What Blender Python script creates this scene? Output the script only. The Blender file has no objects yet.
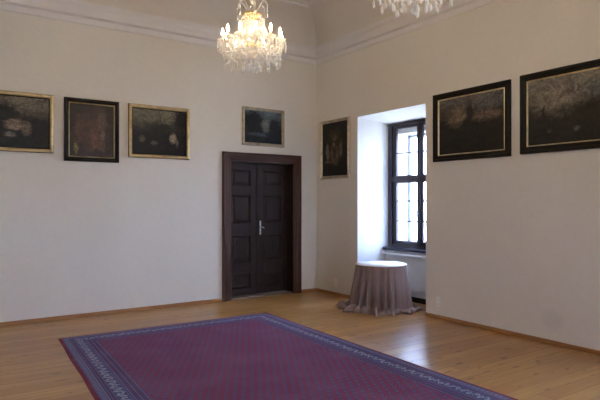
import bpy, bmesh, math, random
from mathutils import Vector, Matrix
random.seed(7)
COL = bpy.context.scene.collection
PI = math.pi

# ------------------------------------------------------------------ helpers
def link(name, bm, mat=None, parent=None, smooth=False, loc=None, rotz=0):
    bmesh.ops.recalc_face_normals(bm, faces=bm.faces[:])
    me = bpy.data.meshes.new(name)
    bm.to_mesh(me); bm.free()
    if mat is not None:
        for m in (mat if isinstance(mat, (list, tuple)) else [mat]):
            me.materials.append(m)
    if smooth:
        for p in me.polygons: p.use_smooth = True
    o = bpy.data.objects.new(name, me); COL.objects.link(o)
    if parent: o.parent = parent
    if loc: o.location = loc
    o.rotation_euler = (0, 0, rotz)
    return o
def empty(name, loc=(0, 0, 0), rotz=0, parent=None):
    o = bpy.data.objects.new(name, None); COL.objects.link(o)
    o.location = loc; o.rotation_euler = (0, 0, rotz); o.empty_display_size = .1
    if parent: o.parent = parent
    return o
def tag(o, label=None, cat=None, group=None, kind=None):
    if label: o['label'] = label
    if cat: o['category'] = cat
    if group: o['group'] = group
    if kind: o['kind'] = kind
    return o
def box(bm, x0, x1, y0, y1, z0, z1, mi=0):
    v = [bm.verts.new((x, y, z)) for x in (x0, x1) for y in (y0, y1) for z in (z0, z1)]
    fs = []
    for q in ((0, 1, 3, 2), (4, 6, 7, 5), (0, 4, 5, 1), (2, 3, 7, 6), (0, 2, 6, 4), (1, 5, 7, 3)):
        f = bm.faces.new([v[i] for i in q]); f.material_index = mi; fs.append(f)
    return fs
def bbox(x0, x1, y0, y1, z0, z1, b=.004, seg=2):
    bm = bmesh.new(); box(bm, x0, x1, y0, y1, z0, z1)
    if b: bmesh.ops.bevel(bm, geom=bm.edges[:], offset=b, segments=seg, affect='EDGES', profile=.5)
    return bm
def join(dst, src):
    me = bpy.data.meshes.new('t'); src.to_mesh(me); src.free(); dst.from_mesh(me); bpy.data.meshes.remove(me)
def lathe(bm, prof, n=24, cx=0, cy=0, closed=False, wob=None):
    rings = []
    for r, z in prof:
        rings.append([bm.verts.new((cx + r*math.cos(2*PI*k/n), cy + r*math.sin(2*PI*k/n), z)) for k in range(n)])
    for a, b in zip(rings, rings[1:]):
        for k in range(n):
            bm.faces.new((a[k], a[(k+1) % n], b[(k+1) % n], b[k]))
    if not closed:
        if prof[0][0] > 1e-4: bm.faces.new(rings[0])
        if prof[-1][0] > 1e-4: bm.faces.new(rings[-1][::-1])
    bmesh.ops.remove_doubles(bm, verts=[v for rg in rings for v in rg], dist=1e-6)
def tube(bm, pts, rad, n=8):
    pts = [Vector(p) for p in pts]; rings = []
    up = Vector((0, 0, 1))
    for i, p in enumerate(pts):
        d = (pts[min(i+1, len(pts)-1)] - pts[max(i-1, 0)]).normalized()
        a = d.cross(up if abs(d.z) < .95 else Vector((1, 0, 0))).normalized(); b = d.cross(a)
        r = rad[i] if isinstance(rad, (list, tuple)) else rad
        rings.append([bm.verts.new(p + (a*math.cos(2*PI*k/n) + b*math.sin(2*PI*k/n))*r) for k in range(n)])
    for a, b in zip(rings, rings[1:]):
        for k in range(n): bm.faces.new((a[k], a[(k+1) % n], b[(k+1) % n], b[k]))
    bm.faces.new(rings[0][::-1]); bm.faces.new(rings[-1])
def torus(bm, R, r, z, n=40, m=6, cx=0, cy=0):
    rings = []
    for i in range(n):
        a = 2*PI*i/n
        rings.append([bm.verts.new((cx+(R+r*math.cos(2*PI*j/m))*math.cos(a), cy+(R+r*math.cos(2*PI*j/m))*math.sin(a), z+r*math.sin(2*PI*j/m))) for j in range(m)])
    for i in range(n):
        for j in range(m):
            bm.faces.new((rings[i][j], rings[(i+1) % n][j], rings[(i+1) % n][(j+1) % m], rings[i][(j+1) % m]))
def rect_loft(bm, x0, x1, y0, y1, prof, mi=0, close=False, plane='xy'):
    """profile of (inset, height) swept round a rectangle with mitred corners."""
    rings = []
    for d, h in prof:
        c = [(x0+d, y0+d), (x1-d, y0+d), (x1-d, y1-d), (x0+d, y1-d)]
        if plane == 'xy': rings.append([bm.verts.new((a, b, h)) for a, b in c])
        else: rings.append([bm.verts.new((a, -h, b)) for a, b in c])
    prs = list(zip(rings, rings[1:]))
    if close: prs.append((rings[-1], rings[0]))
    for a, b in prs:
        for k in range(4):
            f = bm.faces.new((a[k], a[(k+1) % 4], b[(k+1) % 4], b[k])); f.material_index = mi
    return rings

# ------------------------------------------------------------------ node helper
class V:
    """tiny expression wrapper round shader sockets"""
    def __init__(s, nt, k): s.nt, s.k = nt, k
    def m(s, op, *o, clamp=False):
        n = s.nt.nodes.new('ShaderNodeMath'); n.operation = op; n.use_clamp = clamp
        for i, a in enumerate((s,)+o):
            if isinstance(a, V): s.nt.links.new(a.k, n.inputs[i])
            else: n.inputs[i].default_value = a
        return V(s.nt, n.outputs[0])
    def __add__(s, o): return s.m('ADD', o)
    def __radd__(s, o): return s.m('ADD', o)
    def __sub__(s, o): return s.m('SUBTRACT', o)
    def __rsub__(s, o): return (s*-1)+o
    def __mul__(s, o): return s.m('MULTIPLY', o)
    def __rmul__(s, o): return s.m('MULTIPLY', o)
    def __truediv__(s, o): return s.m('DIVIDE', o)
    def min(s, o): return s.m('MINIMUM', o)
    def max(s, o): return s.m('MAXIMUM', o)
    def abs(s): return s.m('ABSOLUTE')
    def sqrt(s): return s.m('SQRT')
    def mod(s, o): return s.m('FLOORED_MODULO', o)
    def floor(s): return s.m('FLOOR')
    def lt(s, o): return s.m('LESS_THAN', o)
    def gt(s, o): return s.m('GREATER_THAN', o)
    def smooth(s, a, b):
        n = s.nt.nodes.new('ShaderNodeMapRange'); n.interpolation_type = 'SMOOTHSTEP'
        s.nt.links.new(s.k, n.inputs[0]); n.inputs[1].default_value = a; n.inputs[2].default_value = b
        return V(s.nt, n.outputs[0])
class Mat:
    def __init__(s, name, rough=.6, metal=0, spec=.5):
        s.mat = bpy.data.materials.new(name); s.mat.use_nodes = True; s.nt = s.mat.node_tree
        s.b = s.nt.nodes['Principled BSDF']
        s.b.inputs['Roughness'].default_value = rough; s.b.inputs['Metallic'].default_value = metal
        s.b.inputs['Specular IOR Level'].default_value = spec
        s.tc = s.nt.nodes.new('ShaderNodeTexCoord')
    def coord(s, which='Object', scale=(1, 1, 1)):
        n = s.nt.nodes.new('ShaderNodeMapping'); n.inputs['Scale'].default_value = scale
        s.nt.links.new(s.tc.outputs[which], n.inputs[0]); return n.outputs[0]
    def xyz(s, which='Object'):
        n = s.nt.nodes.new('ShaderNodeSeparateXYZ'); s.nt.links.new(s.tc.outputs[which], n.inputs[0])
        return [V(s.nt, n.outputs[i]) for i in range(3)]
    def noise(s, scale=5, detail=3, co=None, rough=.5, dist=0):
        n = s.nt.nodes.new('ShaderNodeTexNoise'); n.inputs['Scale'].default_value = scale
        n.inputs['Detail'].default_value = detail; n.inputs['Roughness'].default_value = rough; n.inputs['Distortion'].default_value = dist
        s.nt.links.new(co if co is not None else s.tc.outputs['Object'], n.inputs['Vector'])
        return V(s.nt, n.outputs['Fac'])
    def mix(s, f, a, b, mode='MIX'):
        n = s.nt.nodes.new('ShaderNodeMix'); n.data_type = 'RGBA'; n.blend_type = mode
        for i, x in ((0, f), (6, a), (7, b)):
            if isinstance(x, V): s.nt.links.new(x.k, n.inputs[i])
            elif isinstance(x, (int, float)): n.inputs[i].default_value = x
            elif isinstance(x, tuple): n.inputs[i].default_value = (*x[:3], 1)
            else: s.nt.links.new(x, n.inputs[i])
        return n.outputs[2]
    def color(s, c):
        if isinstance(c, tuple): s.b.inputs['Base Color'].default_value = (*c[:3], 1)
        else: s.nt.links.new(c, s.b.inputs['Base Color'])
        return s
    def rough(s, v): s.nt.links.new(v.k, s.b.inputs['Roughness']); return s
    def bump(s, v, strength=.3, dist=.01):
        n = s.nt.nodes.new('ShaderNodeBump'); n.inputs['Strength'].default_value = strength; n.inputs['Distance'].default_value = dist
        s.nt.links.new(v.k, n.inputs['Height']); s.nt.links.new(n.outputs[0], s.b.inputs['Normal']); return s

# ------------------------------------------------------------------ materials
def plaster(name, base, stain=False):
    m = Mat(name, .9, spec=.2)
    a = m.noise(.9, 4, m.coord('Object', (1, 1, .5))).smooth(.35, .65)
    c = m.mix(a*.35, base, tuple(v*.90 for v in base))
    b = m.noise(14, 5)
    c = m.mix(b.smooth(.4, .7)*.18, c, tuple(v*.86 for v in base))
    if stain:
        x, y, z = m.xyz()
        d = (((y+4.88)/.17)*((y+4.88)/.17) + ((z-.30)/.15)*((z-.30)/.15)).sqrt()
        d = d + (m.noise(9, 2)-.5)*.5
        c = m.mix((1-d.smooth(.4, 1.15))*.22, c, tuple(v*.55 for v in base))
    m.color(c); m.bump(m.noise(22, 6)+m.noise(3, 2)*1.5, .10, .02)
    return m.mat
WALLC = (.81, .752, .65)
M_wall = plaster('cream_plaster', WALLC)
M_wallr = plaster('cream_plaster_window_wall', WALLC, True)
M_reveal = plaster('white_plaster', (.76, .76, .755))
M_ceil = plaster('ceiling_plaster', (.78, .72, .63))
M_cornice = plaster('stucco', (.82, .775, .735))

def wood(name, c1, c2, rough, axis, sc=1.0, spec=.5):
    m = Mat(name, rough, spec=spec)
    s = [22*sc, 22*sc, 22*sc]; s[axis] = 1.3*sc
    n = m.noise(1, 5, m.coord('Object', tuple(s)), .6, .6)
    m.color(m.mix(n.smooth(.3, .7), c1, c2)); m.bump(n, .12, .004)
    return m.mat
M_door = wood('dark_walnut_door', (.020, .012, .012), (.038, .021, .019), .5, 2, spec=.3)
M_doorframe = wood('brown_oak_casing', (.048, .019, .012), (.088, .037, .023), .5, 2, spec=.3)
M_casingh = wood('brown_oak_header', (.048, .019, .012), (.088, .037, .023), .5, 0, spec=.3)
M_thresh = wood('worn_threshold', (.17, .13, .10), (.25, .2, .16), .5, 0)
M_base = wood('baseboard_pine', (.34, .15, .045), (.46, .22, .075), .4, 0)
M_basey = wood('baseboard_pine_along', (.34, .15, .045), (.46, .22, .075), .4, 1)
M_window = wood('dark_window_wood', (.022, .019, .028), (.045, .036, .045), .4, 2)
M_winout = wood('grey_outer_window', (.30, .33, .40), (.36, .39, .45), .5, 2)
M_sill = wood('dark_sill_wood', (.02, .017, .03), (.04, .033, .05), .3, 1)
M_skirt = Mat('dark_recess_skirting', .6).color((.018, .018, .02)).mat
M_black = wood('ebonised_frame', (.006, .005, .004), (.012, .008, .006), .5, 0, spec=.25)
def gold(name, c, rough=.38):
    m = Mat(name, rough, .85)
    n = m.noise(12, 4).smooth(.4, .75)
    m.color(m.mix(n*.6, c, tuple(v*.5 for v in c))); m.bump(m.noise(60, 3), .12, .002)
    return m.mat
M_gold = gold('gilt', (.72, .56, .29), .42)
M_goldp = gold('pale_gilt', (.95, .80, .45), .4)
M_silver = gold('silver_gilt', (.60, .52, .38), .5)
M_brass = Mat('polished_brass', .22, 1).color((.88, .66, .32)).mat
M_steel = Mat('brushed_nickel', .3, 1).color((.72, .72, .74)).mat
M_socket = Mat('ivory_plastic', .4).color((.88, .86, .80)).mat
M_hole = Mat('socket_recess', .7).color((.10, .10, .10)).mat
M_tablewood = wood('beech_table', (.4, .26, .14), (.5, .33, .19), .5, 0)

def floor_mat():
    m = Mat('varnished_pine_boards', .3, spec=.5)
    br = m.nt.nodes.new('ShaderNodeTexBrick'); m.nt.links.new(m.coord('Object'), br.inputs['Vector'])
    br.offset = .37; br.offset_frequency = 2; br.squash = 1
    for k, v in (('Scale', 1), ('Mortar Size', .0028), ('Mortar Smooth', .2), ('Bias', 0), ('Brick Width', 4.7), ('Row Height', .165)):
        br.inputs[k].default_value = v
    br.inputs['Color1'].default_value = (0, 0, 0, 1); br.inputs['Color2'].default_value = (1, 1, 1, 1); br.inputs['Mortar'].default_value = (.5, .5, .5, 1)
    tone = V(m.nt, br.outputs['Color']); seam = V(m.nt, br.outputs['Fac'])
    grain = m.noise(1, 5, m.coord('Object', (.9, 20, 1)), .6, .9)
    fine = m.noise(1, 4, m.coord('Object', (4, 80, 1)), .6, .4)
    c = m.mix(tone, (.42, .20, .052), (.58, .32, .098))
    c = m.mix(grain.smooth(.38, .72)*.55, c, (.30, .125, .040))
    c = m.mix(fine.smooth(.5, .8)*.25, c, (.20, .08, .03))
    kn = m.noise(1, 0, m.coord('Object', (5.5, 15, 1))).smooth(.72, .79)
    c = m.mix(kn*.75, c, (.13, .045, .015))
    blot = m.noise(.9, 3).smooth(.4, .65)
    c = m.mix(blot*.16, c, (.22, .10, .05))
    c = m.mix(seam*.75, c, (.07, .03, .012))
    m.color(c)
    m.rough(m.noise(1.6, 2)*.03+.268)
    m.bump(m.noise(2.2, 1), .10, .004)
    return m.mat
M_floor = floor_mat()

def crystal_mat():
    m = Mat('cut_crystal', .10); nt = m.nt
    m.color((1, .99, .97)); m.b.inputs['Transmission Weight'].default_value = .55
    m.b.inputs['IOR'].default_value = 1.55
    tr = nt.nodes.new('ShaderNodeBsdfTranslucent'); tr.inputs[0].default_value = (.98, .97, .96, 1)
    mx = nt.nodes.new('ShaderNodeMixShader'); mx.inputs[0].default_value = .30
    nt.links.new(m.b.outputs[0], mx.inputs[1]); nt.links.new(tr.outputs[0], mx.inputs[2])
    nt.links.new(mx.outputs[0], nt.nodes['Material Output'].inputs[0])
    return m.mat
M_crystal = crystal_mat()
def glass_mat():
    m = bpy.data.materials.new('window_glass'); m.use_nodes = True; nt = m.node_tree; nt.nodes.clear()
    o = nt.nodes.new('ShaderNodeOutputMaterial'); mx = nt.nodes.new('ShaderNodeMixShader')
    t = nt.nodes.new('ShaderNodeBsdfTransparent'); t.inputs[0].default_value = (.96, .98, .98, 1)
    g = nt.nodes.new('ShaderNodeBsdfGlossy'); g.inputs['Roughness'].default_value = .02
    lw = nt.nodes.new('ShaderNodeLayerWeight'); lw.inputs[0].default_value = .5
    pw = nt.nodes.new('ShaderNodeMath'); pw.operation = 'POWER'; pw.inputs[1].default_value = 5; nt.links.new(lw.outputs['Facing'], pw.inputs[0])
    f = nt.nodes.new('ShaderNodeMath'); f.operation = 'MULTIPLY_ADD'; f.inputs[1].default_value = .9; f.inputs[2].default_value = .04; nt.links.new(pw.outputs[0], f.inputs[0])
    nt.links.new(f.outputs[0], mx.inputs[0]); nt.links.new(t.outputs[0], mx.inputs[1]); nt.links.new(g.outputs[0], mx.inputs[2])
    nt.links.new(mx.outputs[0], o.inputs[0]); return m
M_glass = glass_mat()
def emit(name, c, s):
    m = bpy.data.materials.new(name); m.use_nodes = True; nt = m.node_tree; nt.nodes.clear()
    o = nt.nodes.new('ShaderNodeOutputMaterial'); e = nt.nodes.new('ShaderNodeEmission')
    e.inputs[0].default_value = (*c, 1); e.inputs[1].default_value = s; nt.links.new(e.outputs[0], o.inputs[0]); return m
M_bulb = emit('lit_bulb', (1, .77, .49), 66)
M_candle = Mat('candle_sleeve', .5).color((.85, .80, .68)).mat

def cloth_mat(name, c, tr=0):
    m = Mat(name, .92, spec=.1)
    n = m.noise(160, 3)
    m.color(m.mix(n.smooth(.3, .7)*.25, c, tuple(v*.75 for v in c))); m.bump(m.noise(260, 2), .15, .002)
    m.b.inputs['Sheen Weight'].default_value = .04
    return m.mat
M_linen = cloth_mat('taupe_linen', (.285, .208, .182))
M_white = cloth_mat('white_cotton', (.84, .83, .83))

# ------------------------------------------------------------------ room
XL, YB = -7.2, -9.8             # left wall and the wall behind the camera
ZC0, ZC1 = 4.41, 4.72           # cornice
ZCE, INS = 5.27, .58            # ceiling height and cove inset
WT = 1.25                       # wall thickness at the windows
NZ0, NZ1 = 3.23, 3.16           # niche ceiling, front and back
WX = .75
niches = [-2.037, -6.80]
HW = .80

def floor_build():
    bm = bmesh.new(); box(bm, XL-.3, .76, YB-.7, .6, -.12, 0)
    tag(link('floor', bm, M_floor), 'honey coloured pine board floor', kind='structure')
floor_build()

# wall with the double door
DX0, DX1, DH = -1.87, -.540, 2.46
bm = bmesh.new()
box(bm, XL-.3, DX0, 0, .5, 0, ZCE+.1); box(bm, DX1, 0.0, 0, .5, 0, ZCE+.1); box(bm, DX0, DX1, 0, .5, DH, ZCE+.1)
box(bm, DX0, DX1, .34, .5, 0, DH)
tag(link('wall_back', bm, M_wall), kind='structure')
bm = bmesh.new(); box(bm, XL-.3, XL, YB-.3, 0, 0, ZCE+.1)
tag(link('wall_left', bm, M_wall), kind='structure')
FWX = -3.2       # unseen window in the wall behind the camera, added for cool fill light
def wall_front():
    bm = bmesh.new(); a, b = FWX-.80, FWX+.80; y0 = YB-1.25
    for x0, x1 in ((XL-.3, a), (b, 0)):
        fs = box(bm, x0, x1, y0, YB, 0, ZCE+.1)
        (fs[1] if x0 < a-1 and x1 == a else fs[0]).material_index = 1
    for f in box(bm, a, b, y0, YB, 3.16, ZCE+.1)[4:5]: f.material_index = 1
    for f in box(bm, a, b, y0, YB-.67, 0, .868): f.material_index = 1
    for x0, x1 in ((a, a+.12), (b-.12, b)):
        for f in box(bm, x0, x1, y0, YB-.88, .868, 3.16): f.material_index = 1
    for f in box(bm, a, b, y0, YB-.88, 2.97, 3.16): f.material_index = 1
    for f in box(bm, a, b, y0, YB-.88, .868, .96): f.material_index = 1
    tag(link('wall_front', bm, [M_wall, M_reveal]), kind='structure')
wall_front()

# window wall: piers, lintels, aprons; white reveals use the second slot
def wall_right():
    bm = bmesh.new()
    ys = [YB-.3]
    for c in sorted(niches): ys += [c-HW, c+HW]
    ys.append(.5)
    for i in range(0, len(ys), 2):
        fs = box(bm, 0, WT, ys[i], ys[i+1], 0, ZCE+.1)
        for f in fs[2:4]: f.material_index = 1
    for c in niches:
        a, b = c-HW, c+HW
        # lintel with a ceiling falling slightly to the window
        v = {}
        for y in (a, b):
            for k, (x, z) in enumerate(((0, NZ0), (WX+.03, NZ1), (WX+.13, NZ1), (WX+.13, 2.97), (WT, 2.98), (WT, ZCE+.1), (0, ZCE+.1))):
                v[(y, k)] = bm.verts.new((x, y, z))
        bm.faces.new([v[(a, k)] for k in range(7)]); bm.faces.new([v[(b, k)] for k in range(6, -1, -1)])
        for k in range(7):
            f = bm.faces.new((v[(a, k)], v[(b, k)], v[(b, (k+1) % 7)], v[(a, (k+1) % 7)]))
            if k in (0, 1, 2, 3): f.material_index = 1
        # apron under the sill, its upper ledge, and the outer jambs
        for f in box(bm, .67, WT, a, b, 0, .868): f.material_index = 1
        for f in box(bm, .572, .67, a, b, .785, .828): f.material_index = 1
        for f in box(bm, WX+.13, WT, a, b, .868, .96): f.material_index = 1
        for y0, y1 in ((a, a+.12), (b-.12, b)):
            for f in box(bm, WX+.13, WT, y0, y1, .96, 2.99): f.material_index = 1
    tag(link('wall_right', bm, [M_wallr, M_reveal]), kind='structure')
wall_right()

# ceiling with a quarter round cove
bm = bmesh.new()
prof = [(0.0, ZC1-.02)]
for k in range(13):
    a = k/12*PI/2
    prof.append((INS*(1-math.cos(a))**1.0, ZC1+(ZCE-ZC1)*math.sin(a)))
r = rect_loft(bm, XL, 0, YB, 0, prof)
bm.faces.new(r[-1])
r2 = rect_loft(bm, XL-.3, WT, YB-.3, .5, [(0, ZCE+.1), (0, ZCE+.25)])
bm.faces.new(r2[-1]); bm.faces.new(r2[0])
o = tag(link('ceiling', bm, M_ceil), kind='structure')
# stucco cornice
bm = bmesh.new()
P = [(-.01, ZC0), (.022, ZC0), (.026, ZC0+.085), (.050, ZC0+.092), (.050, ZC0+.098), (.006, ZC0+.100), (.006, ZC0+.112), (.040, ZC0+.116),
     (.052, ZC0+.17), (.072, ZC0+.215), (.098, ZC0+.245), (.104, ZC0+.25), (.110, ZC0+.295), (.110, ZC0+.31), (-.01, ZC0+.31)]
rect_loft(bm, XL, 0, YB, 0, P, close=True)
tag(link('trim_1', bm, M_cornice), 'moulded stucco cornice below the cove', kind='structure')
bm = bmesh.new()
def ceil_bead(d, w=.05, t=.028):
    rect_loft(bm, XL, 0, YB, 0, [(d, ZCE+.004), (d, ZCE-t*.5), (d+w*.3, ZCE-t), (d+w*.7, ZCE-t), (d+w, ZCE-t*.4), (d+w, ZCE+.004)], close=True)
ceil_bead(INS-.03); ceil_bead(INS+.10, .03, .016)
tag(link('trim_2', bm, M_cornice), 'stucco bead framing the flat ceiling', kind='structure')

# baseboards
def basebar(name, x0, x1, y0, y1, mat):
    bm = bbox(x0, x1, y0, y1, 0, .052, .006)
    tag(link(name, bm, mat), kind='structure')
CX0, CX1, CH = -2.035, -.388, 2.61        # door casing
basebar('baseboard_back', XL, CX0, -.028, 0, M_base)
basebar('baseboard_corner', CX1, 0, -.028, 0, M_base)
basebar('baseboard_right', -.028, 0, niches[0]+HW, -.028, M_basey)
basebar('baseboard_pier', -.028, 0, niches[1]+HW, niches[0]-HW, M_basey)
basebar('baseboard_end', -.028, 0, YB, niches[1]-HW, M_basey)
basebar('baseboard_left', XL, XL+.028, YB, -.028, M_basey)
basebar('baseboard_front', XL+.028, FWX-.80, YB, YB+.028, M_base)
for i, c in enumerate(niches):
    bm = bbox(.655, .67, c-HW, c+HW, 0, .09, .002)
    tag(link('trim_%d' % (3+i), bm, M_skirt), kind='structure')

# ------------------------------------------------------------------ windows
def window(n, c, front=False):
    root = tag(empty('window_%d' % n, (c, YB-WX, .91) if front else (WX, c, .91), -PI/2 if front else 0), kind='structure')
    H = NZ1-.91
    MO = .045       # the meeting stile stands a little towards the corner side
    # fixed frame (local x = depth outwards, y along the wall)
    bm = bmesh.new(); F = .10
    rect = [(-HW, -HW+F, 0, H), (HW-F, HW, 0, H), (-HW+F, HW-F, H-.06, H), (-HW+F, HW-F, 0, .05), (-HW+F, HW-F, 1.19, 1.275)]
    for y0, y1, z0, z1 in rect: join(bm, bbox(-.02, .125, y0, y1, z0, z1, .006))
    link('window_frame', bm, M_window, root)
    link('mullion', bbox(-.028, .10, MO-.034, MO+.034, .05, H-.06, .008), M_window, root)
    for (z0, z1, bars) in ((.05, 1.19, (.477, .837)), (1.275, H-.06, (1.697,))):
        for s in (-1, 1):
            a, b = (MO+.034, HW-F) if s > 0 else (-HW+F, MO-.034)
            st_o, st_i = .085, .036
            ya, yb = (a+st_i, b-st_o) if s > 0 else (a+st_o, b-st_i)
            bt = .075 if z0 < 1 else .02
            bm = bmesh.new()
            for y0, y1, q0, q1 in ((a, ya, z0, z1), (yb, b, z0, z1), (ya, yb, z0, z0+bt), (ya, yb, z1-.05 if z0 > 1 else z1-.03, z1)):
                join(bm, bbox(.012, .058, y0, y1, q0, q1, .005))
            cs = link('casement', bm, M_window, root)
            for q in bars: link('glazing_bar', bbox(.018, .052, ya, yb, q-.011, q+.011, .003), M_window, cs)
            link('pane', bbox(.033, .037, ya-.005, yb+.005, z0+bt-.005, z1-.03, 0), M_glass, cs)
            if s < 0 or True:
                bm = bmesh.new(); yy = (yb+b)/2 if s > 0 else (a+ya)/2
                tube(bm, [(.008, yy, z0+.10), (.008, yy, z0+.17)], .009)
                link('hinge', bm, M_window, cs, True)
    # outer grey window
    bm = bmesh.new(); w = HW-.12; z0, z1 = .052, 2.97-.91
    for y0, y1, q0, q1 in ((-w, -w+.045, z0, z1), (w-.045, w, z0, z1), (-w, w, z1-.05, z1), (-w, w, z0, z0+.06), (-.04, .04, z0, z1), (-w, w, 1.2, 1.27)):
        join(bm, bbox(.38, .43, y0, y1, q0, q1, .004))
    oc = link('outer_window', bm, M_winout, root)
    for s in (-1, 1):
        a, b = (.035, w-.04) if s > 0 else (-w+.04, -.035)
        link('pane', bbox(.403, .407, a, b, z0+.05, z1-.04, 0), M_glass, oc)
    # espagnolette knob
    bm = bmesh.new(); tube(bm, [(-.028, MO, .62), (-.06, MO, .62)], .008); lathe(bm, [(.0, .57), (.009, .575), (.009, .665), (0, .67)], 10, -.062, MO)
    link('window_handle', bm, M_steel, root, True)
    bm = bbox(.590-WX, -.02, -HW, HW, -.042, 0, .008, 3); join(bm, bbox(-.03, .12, -HW, HW, -.042, 0, 0))
    link('window_sill', bm, M_sill, root)
for i, c in enumerate(niches): window(i+1, c)
window(3, FWX, True)

# ------------------------------------------------------------------ double door
def panel_leaf(x0, x1, inner_left):
    """dark leaf with four raised fielded panels"""
    bm = bmesh.new(); y = .22
    z = [.03, .13, .434, .60, 1.13, 1.317, 1.866, 2.01, 2.33, DH-.02]
    L, Rr = (.130, .100) if inner_left else (.100, .130)
    px0, px1 = x0+L, x1-Rr
    for a, b in ((x0, px0), (px1, x1)): join(bm, bbox(a, b, y, y+.05, z[0], z[-1], .003))
    for a, b in ((0, 1), (2, 3), (4, 5), (6, 7), (8, 9)): join(bm, bbox(px0, px1, y, y+.05, z[a], z[b], .003))
    panels = []
    for a in (1, 3, 5, 7):
        p = bmesh.new()
        rr = rect_loft(p, px0, px1, z[a], z[a+1], [(0, -y-.006+.0), (0, -y+.006), (.018, -y+.010), (.034, -y-.018), (.05, -y-.022), (.085, -y-.008)], plane='xz')
        p.faces.new(rr[-1]); panels.append(p)
    return bm, panels
def door():
    root = tag(empty('door_1', (0, 0, 0)), 'dark brown panelled double door in a wooden casing', kind='structure')
    # casing: stepped architrave of two uprights and a head
    prof = [(0, 0.0), (0, .05), (.012, .062), (.04, .062), (.048, .048), (.10, .040), (.108, .030), (.135, .030), (.150, .022), (.168, .022), (.168, 0)]
    for s, X in ((1, CX0), (-1, CX1)):
        bm = bmesh.new(); lo, hi = [], []
        for d, h in prof:
            lo.append(bm.verts.new((X+s*d*1.02, -h, 0))); hi.append(bm.verts.new((X+s*d*1.02, -h, CH-d*.89)))
        for k in range(len(prof)-1): bm.faces.new((lo[k], lo[k+1], hi[k+1], hi[k]))
        bm.faces.new(lo); bm.faces.new(hi)
        link('casing', bm, M_doorframe, root)
    bm = bmesh.new(); lo, hi = [], []
    for d, h in prof:
        lo.append(bm.verts.new((CX0+d*1.02, -h, CH-d*.89))); hi.append(bm.verts.new((CX1-d*1.02, -h, CH-d*.89)))
    for k in range(len(prof)-1): bm.faces.new((lo[k], lo[k+1], hi[k+1], hi[k]))
    bm.faces.new(lo); bm.faces.new(hi)
    link('casing_head', bm, M_casingh, root)
    # lining of the reveal
    for nm, b in (('jamb', (DX0, DX0+.02, -.005, .30, 0, DH)), ('jamb', (DX1-.02, DX1, -.005, .30, 0, DH)), ('jamb_head', (DX0+.02, DX1-.02, -.005, .30, DH-.02, DH))):
        link(nm, bbox(*b, .002), M_door, root)
    link('threshold', bbox(DX0+.02, DX1-.02, -.0, .31, 0, .025, .005), M_thresh, root)
    mid = (DX0+DX1)/2
    for k, (a, b) in enumerate(((DX0+.022, mid-.002), (mid+.002, DX1-.022))):
        bm, ps = panel_leaf(a, b, k == 1)
        lf = link('door_leaf', bm, M_door, root)
        for p in ps: link('panel', p, M_door, lf)
        if k == 0:
            pass
        else:
            link('cover_strip', bbox(mid-.018, mid+.018, .207, .22, .03, DH-.02, .006), M_door, lf)
            hx = mid+.065
            bm = bbox(hx-.016, hx+.016, .211, .22, 1.12, 1.38, .004)
            hp = link('lock_plate', bm, M_steel, lf)
            bm = bmesh.new()
            tube(bm, [(hx, .211, 1.27), (hx, .170, 1.27), (hx+.008, .162, 1.265), (hx+.05, .160, 1.245)], [.010, .010, .0095, .008], 10)
            link('door_handle', bm, M_steel, lf, True)
            bm = bmesh.new(); tube(bm, [(hx, .2115, 1.17), (hx, .206, 1.17)], .009, 12)
            link('keyhole', bm, M_hole, lf)
door()

# ------------------------------------------------------------------ paintings
def picture_mat(name, ground, blobs, rough=.42, grad=None, wob=.10, mott=.35):
    """oil painting: a dark ground, a tonal gradient and soft masses of paint; X,Z local 0..1"""
    m = Mat(name, rough, spec=.3)
    x, _, z = m.xyz('Generated')
    n1 = m.noise(5, 5, m.tc.outputs['Generated']); n2 = m.noise(11, 5, m.coord('Generated', (1, 1, 1.3)), .6, .8)
    n3 = m.noise(17, 6, m.tc.outputs['Generated'], .65)
    xx = x+(n1-.5)*wob*2; zz = z+(n2-.5)*wob*2
    c = ground
    if grad:
        z0, z1, gc = grad; gc = tuple(v*2.1 for v in gc)
        c = m.mix(zz.smooth(z0, z1), ground, gc)
    for bx, bz, rx, rz, soft, bc in blobs:
        bc = tuple(v*1.55 if sum(bc) > .07 else v for v in bc)
        d = (((xx-bx)/rx)*((xx-bx)/rx)+((zz-bz)/rz)*((zz-bz)/rz)).sqrt()
        c = m.mix(1-(d+(n3-.5)*1.2).smooth(.8-soft, 1.1+soft*.5), c, bc)
    br1 = m.noise(9, 6, m.tc.outputs['Generated'], .7, 1.0); br2 = m.noise(30, 4, m.tc.outputs['Generated'], .7)
    c = m.mix(1.0, c, br1.smooth(.34, .66)*(.6+mott)+.55, 'MULTIPLY')
    c = m.mix(1.0, c, br2.smooth(.30, .70)*(.5+mott*.6)+.62, 'MULTIPLY')
    m.color(c); m.bump(m.noise(40, 5, m.tc.outputs['Generated'])+n2*2, .22, .004)
    return m.mat
DK = (.012, .010, .008)
P1 = picture_mat('cattle_landscape_canvas', DK, [(.50, .66, .16, .22, .3, (.012, .013, .009)), (.62, .44, .13, .12, .25, (.135, .092, .060)), (.74, .38, .06, .16, .3, (.085, .058, .038)),
     (.55, .25, .07, .05, .4, (.10, .08, .06)), (.86, .52, .05, .10, .4, (.014, .014, .010))], grad=(.5, .85, (.075, .062, .042)), wob=.05)
P2 = picture_mat('figures_canvas', (.030, .017, .011), [(.5, .5, .42, .42, .6, (.052, .026, .017)), (.72, .68, .12, .22, .4, (.08, .050, .038)), (.55, .36, .10, .22, .4, (.095, .045, .030)), (.22, .55, .08, .25, .4, (.07, .03, .022)),
     (.15, .16, .05, .09, .4, (.16, .13, .05)), (.70, .22, .09, .10, .4, (.09, .045, .03)), (.74, .44, .05, .14, .5, (.11, .07, .05))], wob=.12)
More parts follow.
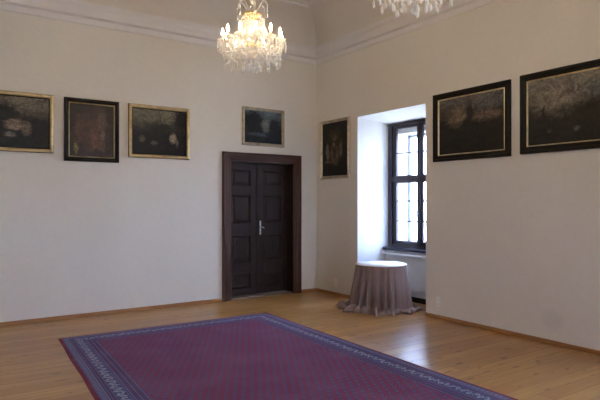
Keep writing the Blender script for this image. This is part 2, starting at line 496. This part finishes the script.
P3 = picture_mat('sheep_landscape_canvas', DK, [(.62, .80, .20, .05, .5, (.115, .10, .07)), (.92, .80, .18, .34, .3, DK), (.50, .60, .28, .11, .4, (.018, .018, .012)), (.75, .38, .07, .12, .25, (.20, .155, .10)),
     (.83, .28, .03, .09, .4, (.13, .10, .065)), (.17, .34, .05, .08, .4, (.08, .065, .045)), (.38, .25, .07, .05, .4, (.085, .07, .05))], grad=(.42, .9, (.085, .075, .050)), wob=.05)
P4 = picture_mat('wooded_landscape_canvas', (.014, .016, .020), [(.55, .55, .16, .22, .5, (.12, .115, .10)), (.22, .70, .28, .30, .2, (.008, .010, .012)), (.30, .40, .20, .25, .2, (.008, .010, .012)), (.80, .55, .16, .28, .3, (.012, .015, .018)),
     (.35, .26, .25, .06, .5, (.045, .055, .07))], grad=(.45, .9, (.055, .066, .072)), wob=.08)
P5 = picture_mat('portrait_canvas', (.008, .009, .010), [(.50, .74, .26, .15, .5, (.030, .026, .018)), (.50, .40, .22, .20, .3, (.085, .055, .036)), (.22, .45, .07, .17, .3, (.14, .115, .09)), (.74, .50, .08, .16, .3, (.095, .07, .05)),
     (.50, .72, .10, .07, .3, (.11, .06, .04)), (.48, .58, .06, .05, .3, (.13, .08, .055)), (.25, .26, .14, .03, .4, (.09, .06, .04)), (.5, .42, .05, .15, .5, (.03, .022, .018))], wob=.06, mott=.2)
P6 = picture_mat('stormy_landscape_canvas', (.012, .009, .007), [(.30, .66, .18, .17, .5, (.11, .075, .047)), (.10, .72, .12, .12, .5, (.045, .033, .024)), (.75, .62, .26, .10, .6, (.085, .055, .038)), (.50, .62, .06, .25, .4, (.016, .012, .010)),
     (.78, .86, .24, .16, .5, (.06, .058, .052)), (.30, .50, .10, .06, .5, (.05, .033, .022))], grad=(.62, .95, (.055, .047, .038)), wob=.10)
P7 = picture_mat('harbour_landscape_canvas', (.013, .011, .009), [(.30, .70, .28, .26, .7, (.125, .105, .08)), (.80, .74, .16, .14, .6, (.060, .068, .066)), (.80, .40, .30, .20, .3, (.013, .011, .009)), (.20, .45, .025, .14, .4, (.018, .015, .012)),
     (.25, .20, .03, .04, .5, (.05, .045, .035)), (.55, .20, .04, .05, .5, (.045, .04, .032))], grad=(.40, .85, (.075, .067, .052)), wob=.08)

def painting(loc, rotz, w, h, style, canvas, label, group=None):
    root = tag(empty('framed_painting', loc, rotz), label, 'painting', group)
    X, Z = w/2, h/2
    if style == 'black':
        fw, D = (.085 if w > 1 else .062), .055
        prof = [(0, .004), (0, D*.75), (.008, D), (.030, D), (.040, D*.75), (fw-.012, D*.62), (fw, D*.5), (fw, .004)]
        fm, sm, sw = M_black, M_goldp, .016
    elif style == 'gold':
        fw, D = .055, .05
        prof = [(0, .004), (0, D*.55), (.006, D*.8), (.016, D*.85), (.026, D), (.040, D*.95), (fw, D*.6), (fw, .004)]
        fm, sm, sw = M_gold, M_black, .014
    else:
        fw, D = .046, .045
        prof = [(0, .004), (0, D*.6), (.008, D), (.018, D*.9), (.026, D*.55), (.036, D*.7), (fw, D*.5), (fw, .004)]
        fm, sm, sw = M_silver, M_silver, .010
    bm = bmesh.new(); rect_loft(bm, -X, X, -Z, Z, prof, close=True, plane='xz')
    if style == 'gold':   # dark outer edge of the gilt moulding
        bm.faces.ensure_lookup_table()
        for f in bm.faces[:8]: f.material_index = 1
    link('frame', bm, [fm, M_doorframe], root)
    bm = bmesh.new(); q = [(fw, D*.55), (fw+sw*.4, D*.6), (fw+sw, D*.3), (fw+sw, .006), (fw, .006)]
    rect_loft(bm, -X, X, -Z, Z, q, close=True, plane='xz')
    link('inner_slip', bm, sm, root)
    bm = bmesh.new(); e = fw+sw*.6; box(bm, -X+e, X-e, -.014, -.006, -Z+e, Z-e)
    link('canvas', bm, canvas, root)
    return root
def on_back(x0, x1, z0, z1): return ((x0+x1)/2, 0, (z0+z1)/2), 0, x1-x0, z1-z0
def on_right(y0, y1, z0, z1): return (0, (y0+y1)/2, (z0+z1)/2), -PI/2, abs(y1-y0), z1-z0
painting(*on_back(-6.02, -4.755, 2.438, 3.287), 'gold', P1, 'gilt framed dark landscape with a brown cow, leftmost painting cut by the photo edge')
painting(*on_back(-4.615, -3.818, 2.338, 3.281), 'black', P2, 'nearly square reddish brown painting in black and gold frame between two gilt ones')
painting(*on_back(-3.668, -2.646, 2.436, 3.285), 'gold', P3, 'gilt framed dark landscape with a pale sheep, just left of the chandelier')
painting(*on_back(-1.650, -.763, 2.749, 3.442), 'silver', P4, 'small silvery framed landscape of dark trees hanging above the double door')
painting(*on_right(-.16, -1.03, 2.165, 3.27), 'silver', P5, 'upright narrow portrait of a dim figure between room corner and window niche')
painting(*on_right(-3.018, -4.320, 2.322, 3.318), 'black', P6, 'wide black framed stormy brown landscape directly right of the window niche')
painting(*on_right(-4.466, -5.78, 2.334, 3.334), 'black', P7, 'wide black framed landscape with greenish sky glare, cut by the right photo edge')

# ------------------------------------------------------------------ carpet
def carpet():
    W, L = 3.0, 4.95
    m = Mat('patterned_wool', .95, spec=.1); nt = m.nt
    u, v, _ = m.xyz('UV')
    du = u.min(W-u); dv = v.min(L-v); d = du.min(dv)
    along = du.lt(dv); t = v*along+u*(1-along)           # coordinate running along the border
    RED, DRED, NAVY, BLUE, CREAM = (.225, .034, .085), (.13, .012, .03), (.060, .040, .105), (.165, .140, .265), (.44, .41, .47)
    # field: staggered little leaf shapes
    s = .084
    row = (v/s).floor(); fx = ((u/s)+row.mod(2)*.5).mod(1)-.5; fz = (v/s).mod(1)-.5
    lean = fx-fz*.35
    r = ((lean/.30)*(lean/.30)+(fz/.42)*(fz/.42)).sqrt()
    c = m.mix(r.lt(1), RED, NAVY); c = m.mix(r.lt(.72), c, BLUE); c = m.mix(r.lt(.40), c, DRED)
    diag = ((u+v)/s*1.0).mod(1)
    c = m.mix(diag.lt(.13)*.55, c, (.30, .04, .07))
    # border bands by distance to the edge
    def band(c, a, b, col, f=1.0): return m.mix(d.gt(a)*d.lt(b)*f, c, col)
    c = band(c, -1, .40, NAVY)
    dots = ((t/.035).mod(1)-.5).abs()
    for a, b in ((.285, .30), (.335, .348), (.385, .398)): c = band(c, a, b, BLUE)
    for a, b in ((.31, .325), (.36, .372)): c = m.mix(d.gt(a)*d.lt(b)*dots.gt(.18), c, (.22, .05, .10))
    # main guard: pale angular vine
    jt = (m.noise(11, 2, m.coord('UV'))-.5)*.10; ph = ((t+jt)/.115).mod(1); tri = ((ph-.5).abs()*2)      # 0..1..0
    zig = ((d+jt*.25-.215)/.042-(tri*2-1)).abs()
    leaf1 = ((((t/.065).mod(1)-.5)/.30)*(((t/.065).mod(1)-.5)/.30)+((d-.215)/.034)*((d-.215)/.034)).sqrt()
    c = band(c, .16, .27, (.085, .085, .17))
    brk = m.noise(38, 2, m.coord('UV'), .6)
    c = m.mix(d.gt(.165)*d.lt(.265)*zig.lt(.26)*brk.gt(.44), c, CREAM)
    c = m.mix(d.gt(.165)*d.lt(.265)*leaf1.lt(.95)*leaf1.gt(.45)*brk.lt(.53), c, CREAM)
    c = band(c, .155, .162, BLUE); c = band(c, .268, .276, BLUE)
    # outer stripes
    d2 = ((t/.05).mod(1)-.5).abs()
    c = band(c, .035, .10, (.115, .105, .20))
    c = m.mix(d.gt(.05)*d.lt(.088)*d2.gt(.25), c, (.23, .20, .30))
    c = band(c, .10, .108, CREAM, .6); c = band(c, .122, .130, BLUE); c = band(c, .138, .144, (.22, .05, .1))
    c = band(c, -1, .038, (.20, .018, .028))
    wool = m.noise(240, 2, m.coord('UV'))
    c = m.mix(wool.smooth(.35, .7)*.35, c, (.05, .03, .06))
    c = m.mix(m.noise(2.2, 3, m.coord('UV')).smooth(.4, .7)*.12, c, (.30, .22, .30))
    m.color(c); m.bump(wool+m.noise(30, 2, m.coord('UV'))*.6, .5, .006)
    m.b.inputs['Specular IOR Level'].default_value = .02; m.b.inputs['Sheen Weight'].default_value = .06; m.b.inputs['Sheen Roughness'].default_value = .5
    # four measured corners; local u = 0 on the window side
    A, B = Vector((-4.915, -1.235)), Vector((-1.915, -1.305))
    Cc, Dd = Vector((-2.03, -6.25)), Vector((-5.20, -6.20))
    bm = bmesh.new(); uv = bm.loops.layers.uv.new('UVMap'); nu, nv = 40, 64; g = []; org = (A+B+Cc+Dd)/4
    for j in range(nv+1):
        rowv = []
        for i in range(nu+1):
            a, b = i/nu, j/nv
            p = (B*(1-a)+A*a)*(1-b)+(Cc*(1-a)+Dd*a)*b
            edge = min(a*W, (1-a)*W, b*L, (1-b)*L)
            rowv.append(bm.verts.new((p.x-org.x+.004*math.sin(b*23)*(1 if a in (0, 1) else 0), p.y-org.y, .011-.005*(edge < .001)+.0008*math.sin(a*9+b*17))))
        g.append(rowv)
    for j in range(nv):
        for i in range(nu):
            f = bm.faces.new((g[j][i], g[j][i+1], g[j+1][i+1], g[j+1][i]))
            for lp, (a, b) in zip(f.loops, ((i, j), (i+1, j), (i+1, j+1), (i, j+1))): lp[uv].uv = (a/nu*W, b/nv*L)
    # turned down rim to the floor
    be = [e for e in bm.edges if e.is_boundary]
    ex = bmesh.ops.extrude_edge_only(bm, edges=be)
    for vv in [e for e in ex['geom'] if isinstance(e, bmesh.types.BMVert)]: vv.co.z = .0005
    for f in [e for e in ex['geom'] if isinstance(e, bmesh.types.BMFace)]:
        for lp in f.loops: lp[uv].uv = (.005, .005)
    o = link('carpet', bm, m.mat, loc=(org.x, org.y, 0), smooth=False)
    tag(o, 'large red and blue oriental wool carpet with pale vine border on pine floor', 'carpet')
carpet()

# ------------------------------------------------------------------ draped round table
TX, TY, TZ, TR = -.158, -2.011, .717, .406
def table():
    root = tag(empty('round_table', (TX, TY, 0)), 'small round table hidden under the taupe floor length cloth in the window niche', 'table')
    bm = bmesh.new(); lathe(bm, [(0, TZ-.034), (TR-.02, TZ-.034), (TR-.014, TZ-.028), (TR-.014, TZ-.010), (TR-.02, TZ-.006), (0, TZ-.006)], 48)
    link('tabletop', bm, M_tablewood, root)
    for k in range(4):
        a = PI/4+k*PI/2; bm = bmesh.new()
        tube(bm, [(.27*math.cos(a), .27*math.sin(a), TZ-.034), (.30*math.cos(a), .30*math.sin(a), 0)], [.024, .016], 12)
        link('leg', bm, M_tablewood, root, True)
    # skirt with folds
    rnd = random.Random(11); NT = 420
    fold = []
    def warp(t): return t+.10*math.sin(3*t+1)+.055*math.sin(7*t+2)
    def foldv(t):   # rounded lobes divided by sharp inward creases, uneven in size
        f = abs(math.sin(9.5*warp(t)))**.75
        g = abs(math.sin(4.5*warp(t)+.6))**.9
        return (f-.62)*(1.0+.35*math.sin(2*t+1)+.25*math.sin(5*t))+.45*(g-.6)
    def outer(t):   # reach of the hem on the floor, drawn in at one place in front
        gap = math.exp(-((math.atan2(math.sin(t+1.72), math.cos(t+1.72)))/.16)**2)
        left = math.exp(-((math.atan2(math.sin(t-2.75), math.cos(t-2.75)))/.55)**2)
        return .625+.030*math.sin(3*t+.8)+.040*math.sin(8*t+2)+.03*math.sin(15*t)+.018*math.sin(31*t+1)-.12*gap+.07*left
    prof = [(0, 0, 0), (.05, 0, 1)]
    bm = bmesh.new(); rows = []
    def addrow(fn): rows.append([bm.verts.new(fn(2*PI*i/NT)) for i in range(NT)])
    addrow(lambda t: (.38*math.cos(t), .38*math.sin(t), TZ-.002))
    addrow(lambda t: (.411*math.cos(t), .411*math.sin(t), TZ-.003))
    NV = 26
    for j in range(NV+1):
        s = j/NV; z = (TZ-.012)*(1-s)+.045*s
        def f(t, s=s, z=z):
            A = .004+.092*min(1, s*1.6)**.8
            sway = .010*math.sin(5*s+4*t)*s
            r = TR+.003+.076*s**1.15+A*foldv(t+.035*s*math.sin(2*t))+sway
            r = max(r, TR-.03 if s > .2 else TR-.005)
            return (r*math.cos(t), r*math.sin(t), z)
        addrow(f)
    NP = 12
    for j in range(1, NP+1):
        s = j/NP
        def f(t, s=s):
            r0 = TR+.079+.096*foldv(t+.035*math.sin(2*t)); r1 = outer(t)
            q = s+.22*math.sin(17*t+3*s)*s*(1-s)*2
            r = r0+(r1-r0)*q
            ruf = .085*abs(math.sin(9.5*warp(t)+1.2*math.sin(3*t)+2.2*s))**.8*(.45+.55*abs(math.cos(2.2*PI*s+2.2*math.sin(6*t)))) + .03*abs(math.sin(23*t-6*s))
            flat = .22+.78*(.5+.5*math.cos(t-3.3))
            z = .006+(.035*(1-s)**2)+ruf*math.sin(PI*min(1, s*1.02))**.7*flat
            return (r*math.cos(t), r*math.sin(t), max(z, .005))
        addrow(f)
    def hem(t):
        r = outer(t)-.03
        return (r*math.cos(t), r*math.sin(t), .003)
    addrow(hem)
    for a, b in zip(rows, rows[1:]):
        for i in range(NT): bm.faces.new((a[i], a[(i+1) % NT], b[(i+1) % NT], b[i]))
    bm.faces.new(rows[0])
    o = link('tablecloth', bm, M_linen, None, True, loc=(TX, TY, 0))
    tag(o, 'taupe floor length linen cloth gathered in folds, its hem crumpled on the floor', 'tablecloth')
    # white round cover lying on top
    bm = bmesh.new(); lathe(bm, [(0, TZ-.0005), (TR+.004, TZ-.0005), (TR+.008, TZ+.002), (TR+.006, TZ+.0075), (0, TZ+.009)], 72)
    o = link('table_topper', bm, M_white, None, True, loc=(TX, TY, 0))
    tag(o, 'white round cover lying flat on top of the draped table', 'table cover')
table()

# ------------------------------------------------------------------ sockets
def socket(y, z, label):
    root = tag(empty('wall_socket', (0, y, z), -PI/2), label, 'socket')
    link('plate', bbox(-.04, .04, -.010, 0, -.075, .075, .004), M_socket, root)
    for k in (-1, 1):
        bm = bmesh.new()
        n = 24; ra = []
        for r, yy in ((.026, -.010), (.026, -.014), (.022, -.014), (.020, -.0105), (0.0001, -.0105)):
            ra.append([bm.verts.new((r*math.cos(2*PI*i/n), yy, k*.036+r*math.sin(2*PI*i/n))) for i in range(n)])
        for a, b in zip(ra, ra[1:]):
            for i in range(n): bm.faces.new((a[i], a[(i+1) % n], b[(i+1) % n], b[i]))
        ou = link('outlet', bm, M_socket, root)
        for hx in (-.009, .009):
            bm = bmesh.new(); tube(bm, [(hx, -.0102, k*.036), (hx, -.0112, k*.036)], .003, 8)
            link('pin_hole', bm, M_hole, ou)
socket(-.618, .235, 'small ivory wall socket near the room corner, left of the draped table')
socket(-3.085, .245, 'small ivory wall socket just right of the window niche above baseboard')

# ------------------------------------------------------------------ chandelier
def gem(bm, x, y, ztop, L, w, ang=0, n=6, bead=True):
    """almond shaped cut drop hanging from a little bead"""
    z = ztop
    if bead:
        r = w*.32; z0 = z-r
        lv = [(0.0002, z), (r*.8, z-r*.45), (r*.8, z-r*1.55), (0.0002, z-2*r)]
        _fac(bm, x, y, lv, 6, ang, 1); z = z-2*r-.001
    lv = [(0.0003, z), (w*.22, z-L*.14), (w*.46, z-L*.45), (w*.5, z-L*.68), (w*.30, z-L*.90), (0.0003, z-L)]
    _fac(bm, x, y, lv, n, ang, .55)
def _fac(bm, x, y, lv, n, ang, flat):
    ca, sa = math.cos(ang), math.sin(ang); rings = []
    for r, z in lv:
        ring = []
        for k in range(n):
            a = 2*PI*k/n; p, q = r*flat*math.cos(a), r*math.sin(a)
            ring.append(bm.verts.new((x+p*ca-q*sa, y+p*sa+q*ca, z)))
        rings.append(ring)
    for a, b in zip(rings, rings[1:]):
        for k in range(n): bm.faces.new((a[k], a[(k+1) % n], b[(k+1) % n], b[k]))
    bm.faces.new(rings[0]); bm.faces.new(rings[-1][::-1])
def ball(bm, x, y, z, r, n=6):
    _fac(bm, x, y, [(r*.2, z+r), (r*.85, z+r*.5), (r*.85, z-r*.5), (r*.2, z-r)], n, 0, 1)
CZ = 3.17        # lowest point; all heights below are absolute, root sits at CZ
def chandelier(cx, cy):
    root = empty('crystal_chandelier', (cx, cy, CZ))
    z = lambda a: a-CZ
    H = ZCE-CZ
    bm = bmesh.new(); lathe(bm, [(0, H), (.07, H), (.075, H-.012), (.05, H-.03), (.022, H-.055), (.012, H-.075), (0, H-.075)], 24)
    link('ceiling_rose', bm, M_brass, root, True)
    bm = bmesh.new(); zz = H-.07; i = 0
    while zz > z(4.32)+.02:
        a = 0 if i % 2 else PI/2; pts = [(.009*math.cos(q)*math.cos(a), .009*math.cos(q)*math.sin(a), zz-.019+.019*math.sin(q)) for q in [2*PI*k/12 for k in range(13)]]
        tube(bm, pts, .003, 5); zz -= .031; i += 1
    link('chain', bm, M_brass, root, True)
    bm = bmesh.new(); tube(bm, [(0, 0, z(4.36)), (0, 0, z(3.30))], .008, 10)
    link('rod', bm, M_brass, root, True)
    bm = bmesh.new()
    for pr in ([(0, 4.30), (.018, 4.29), (.034, 4.25), (.02, 4.21), (.014, 4.18)], [(.014, 4.17), (.03, 4.14), (.045, 4.08), (.03, 4.02), (.016, 3.98)],
               [(.02, 3.96), (.032, 3.93), (.026, 3.88), (.018, 3.86)], [(.02, 3.80), (.045, 3.75), (.055, 3.69), (.038, 3.63), (.022, 3.60)], [(.03, 3.585), (.05, 3.55), (.03, 3.53)]):
        lathe(bm, [(r, z(q)) for r, q in pr], 12)
    link('stem', bm, M_crystal, root)
    bm = bmesh.new(); lathe(bm, [(.02, z(3.86)), (.100, z(3.868)), (.115, z(3.85)), (.100, z(3.832)), (.03, z(3.81)), (.02, z(3.80))], 28)
    link('crown_plate', bm, M_brass, root, True)
    bm = bmesh.new(); lathe(bm, [(.02, z(4.205)), (.05, z(4.20)), (.04, z(4.185)), (.02, z(4.18))], 20)
    link('collar', bm, M_brass, root, True)
    bm = bmesh.new(); lathe(bm, [(.02, z(3.53)), (.07, z(3.525)), (.085, z(3.50)), (.07, z(3.475)), (.03, z(3.455)), (.012, z(3.42)), (.02, z(3.40)), (.012, z(3.36)), (0, z(3.35))], 28)
    link('hub', bm, M_brass, root, True)
    # glass bowl under the arms
    bm = bmesh.new(); lathe(bm, [(.03, z(3.415)), (.10, z(3.425)), (.15, z(3.455)), (.155, z(3.452)), (.104, z(3.418)), (.03, z(3.407))], 24, closed=True)
    link('bowl', bm, M_crystal, root)
    # upper prongs with drops
    for k in range(6):
        a = 2*PI*k/6+.2; c, s = math.cos(a), math.sin(a); bm = bmesh.new()
        pr = [(.03, 3.855), (.06, 3.90), (.095, 3.97), (.135, 4.005), (.165, 3.99), (.178, 3.955)]
        tube(bm, [(r*c, r*s, z(q)) for r, q in pr], [.006, .007, .007, .006, .005, .004], 6)
        up = link('prong', bm, M_crystal, root, True)
        bm = bmesh.new()
        for q in range(5): ball(bm, .178*c, .178*s, z(3.945-q*.018), .008)
        gem(bm, .178*c, .178*s, z(3.86), .055, .03, a, bead=False)
        link('prism', bm, M_crystal, up)
    # twelve candle arms
    NA = 12; AR = .335
    for k in range(NA):
        a = 2*PI*k/NA+.13; c, s = math.cos(a), math.sin(a); dz = 0.0
        bm = bmesh.new(); pr = [(.07, 3.50), (.12, 3.53), (.17, 3.50), (.215, 3.445), (.26, 3.42), (.30, 3.44), (AR, 3.49), (AR, 3.525)]
        tube(bm, [(r*c, r*s, z(q)) for r, q in pr], [.007, .007, .007, .007, .007, .0065, .006, .006], 7)
        arm = link('arm', bm, M_crystal, root, True)
        X, Y = AR*c, AR*s
        bm = bmesh.new(); lathe(bm, [(0, z(3.522)), (.02, z(3.524)), (.058, z(3.535)), (.068, z(3.548)), (.060, z(3.544)), (.014, z(3.532)), (.012, z(3.545)), (0, z(3.545))], 14, X, Y)
        link('drip_pan', bm, M_crystal, arm)
        bm = bmesh.new(); lathe(bm, [(0, z(3.54)), (.011, z(3.54)), (.011, z(3.592)), (0, z(3.592))], 12, X, Y)
        link('candle', bm, M_candle, arm)
        bm = bmesh.new(); lathe(bm, [(0, z(3.590)), (.008, z(3.592)), (.0145, z(3.612)), (.0135, z(3.635)), (.006, z(3.665)), (.0005, z(3.683))], 12, X, Y)
        link('bulb', bm, M_bulb, arm, True)
        for q in range(4):
            b = a+(q-1.5)*1.05; gx, gy = X+.062*math.cos(b), Y+.062*math.sin(b)
            bm = bmesh.new(); gem(bm, gx, gy, z(3.542), .070+.025*(q % 2), .036, b)
            link('crystal_drop', bm, M_crystal, root)
        # bead strands from crown to arm
        for off in (0, PI/NA):
            bm = bmesh.new(); n = 15; wire = []; c2, s2 = math.cos(a+off), math.sin(a+off)
            for q in range(n+1):
                u = q/n; r = .105+(AR-.03-.105-(.05 if off else 0))*u; zz = 3.842+(3.55-3.842)*u-(.07 if off else .11)*math.sin(PI*u)
                ball(bm, r*c2, r*s2, z(zz), .0085+.004*(q % 2)); wire.append((r*c2, r*s2, z(zz)))
            tube(bm, wire, .0015, 4)
            link('bead_strand', bm, M_crystal, root)
    for k in range(NA):
        a = 2*PI*(k+.5)/NA+.13; c, s = math.cos(a), math.sin(a); r = .318; bm = bmesh.new(); wire = []
        for q in range(5): ball(bm, r*c, r*s, z(3.455-.021*q), .0095); wire.append((r*c, r*s, z(3.47-.025*q)))
        tube(bm, wire, .0015, 4); gem(bm, r*c, r*s, z(3.355), .070, .044, a)
        link('crystal_drop', bm, M_crystal, root)
    # gallery rings carrying the lower tiers
    bm = bmesh.new()
    for R, q in ((.285, 3.385), (.20, 3.345), (.11, 3.315)): torus(bm, R, .004, z(q), 48, 5)
    for k in range(6):
        a = 2*PI*k/6; c, s = math.cos(a), math.sin(a)
        tube(bm, [(.015*c, .015*s, z(3.37)), (.11*c, .11*s, z(3.315)), (.20*c, .20*s, z(3.345)), (.285*c, .285*s, z(3.385)), (.262*c, .262*s, z(3.42))], .003, 5)
    link('gallery', bm, M_steel, root, True)
    for R, q, n, L, w in ((.275, 3.384, 17, .072, .044), (.19, 3.348, 12, .070, .044), (.10, 3.315, 7, .068, .042)):
        for k in range(n):
            a = 2*PI*(k+.5*(n % 3))/n; bm = bmesh.new()
            gem(bm, R*math.cos(a), R*math.sin(a), z(q), L+random.uniform(-.008, .012), w, a)
            link('crystal_drop', bm, M_crystal, root)
    bm = bmesh.new(); gem(bm, 0, 0, z(3.35), .045, .035) 
    _fac(bm, 0, 0, [(.004, z(3.28)), (.014, z(3.268)), (.020, z(3.24)), (.014, z(3.21)), (.004, z(3.20))], 10, 0, 1)
    gem(bm, 0, 0, z(3.20), .03, .016, bead=False)
    link('finial', bm, M_crystal, root)
    # swags of beads between neighbouring pans and the inner garlands
    bm = bmesh.new()
    for k in range(NA):
        a0, a1 = 2*PI*k/NA+.13, 2*PI*(k+1)/NA+.13
        for q in range(10):
            u = (q+.5)/10; a = a0+(a1-a0)*u; r = AR*(1-.04*math.sin(PI*u))
            ball(bm, r*math.cos(a), r*math.sin(a), z(3.535-.075*math.sin(PI*u)), .007)
        for q in range(9):
            u = (q+.5)/9; a = a0+(a1-a0)*u; r = .20
            ball(bm, r*math.cos(a), r*math.sin(a), z(3.46-.05*math.sin(PI*u)), .007)
        for R in (.16, .24):
            a = a0+(a1-a0)*.5
            gem(bm, R*math.cos(a), R*math.sin(a), z(3.475), .055, .028, a)
            gem(bm, R*math.cos(a0), R*math.sin(a0), z(3.60), .055, .026, a0)
    tag(link('bead_swags', bm, M_crystal, root), kind='stuff')
    return root
def copy_tree(o, parent=None):
    c = o.copy(); COL.objects.link(c)
    if parent: c.parent = parent; c.matrix_parent_inverse = o.matrix_parent_inverse.copy()
    for ch in list(o.children): copy_tree(ch, c)
    return c
ch1 = chandelier(-3.22, -3.20)
tag(ch1, 'lit crystal chandelier with candle bulbs, shown whole left of the room corner', 'chandelier', 'crystal chandeliers')
ch2 = copy_tree(ch1); ch2.location = (-3.15, -5.64, CZ); ch2.rotation_euler.z = .31
ch2['label'] = 'nearer crystal chandelier at the top edge, only its lowest drops showing'

# ------------------------------------------------------------------ light
w = bpy.data.worlds.new('overcast_sky'); bpy.context.scene.world = w; w.use_nodes = True; nt = w.node_tree; nt.nodes.clear()
out = nt.nodes.new('ShaderNodeOutputWorld'); bg = nt.nodes.new('ShaderNodeBackground'); tc = nt.nodes.new('ShaderNodeTexCoord')
sp = nt.nodes.new('ShaderNodeSeparateXYZ'); rp = nt.nodes.new('ShaderNodeValToRGB'); mr = nt.nodes.new('ShaderNodeMapRange')
nt.links.new(tc.outputs['Generated'], sp.inputs[0]); nt.links.new(sp.outputs[2], mr.inputs[0]); mr.inputs[1].default_value = -1; mr.inputs[2].default_value = 1
nt.links.new(mr.outputs[0], rp.inputs[0]); nt.links.new(rp.outputs[0], bg.inputs[0]); nt.links.new(bg.outputs[0], out.inputs[0])
e = rp.color_ramp.elements; e[0].position = 0; e[0].color = (.30, .31, .36, 1); e[1].position = 1; e[1].color = (.42, .56, 1.0, 1)
a = e.new(.47); a.color = (.34, .36, .42, 1); a = e.new(.52); a.color = (.57, .665, 1.0, 1)
bg.inputs[1].default_value = 21.5

cam = bpy.data.cameras.new('camera'); co = bpy.data.objects.new('camera', cam); COL.objects.link(co)
cam.sensor_width = 36; cam.lens = 545/600*36; cam.clip_start = .05
co.location = (-6.2542, -8.629, 1.72)
pitch = math.atan(2.5/545)
co.rotation_euler = (PI/2+pitch, 0, -math.radians(34.2))
sc = bpy.context.scene; sc.camera = co
sc.view_settings.view_transform = 'Standard'; sc.view_settings.look = 'None'; sc.view_settings.gamma = 1
sc.view_settings.use_curve_mapping = False; sc.view_settings.exposure = 1.20
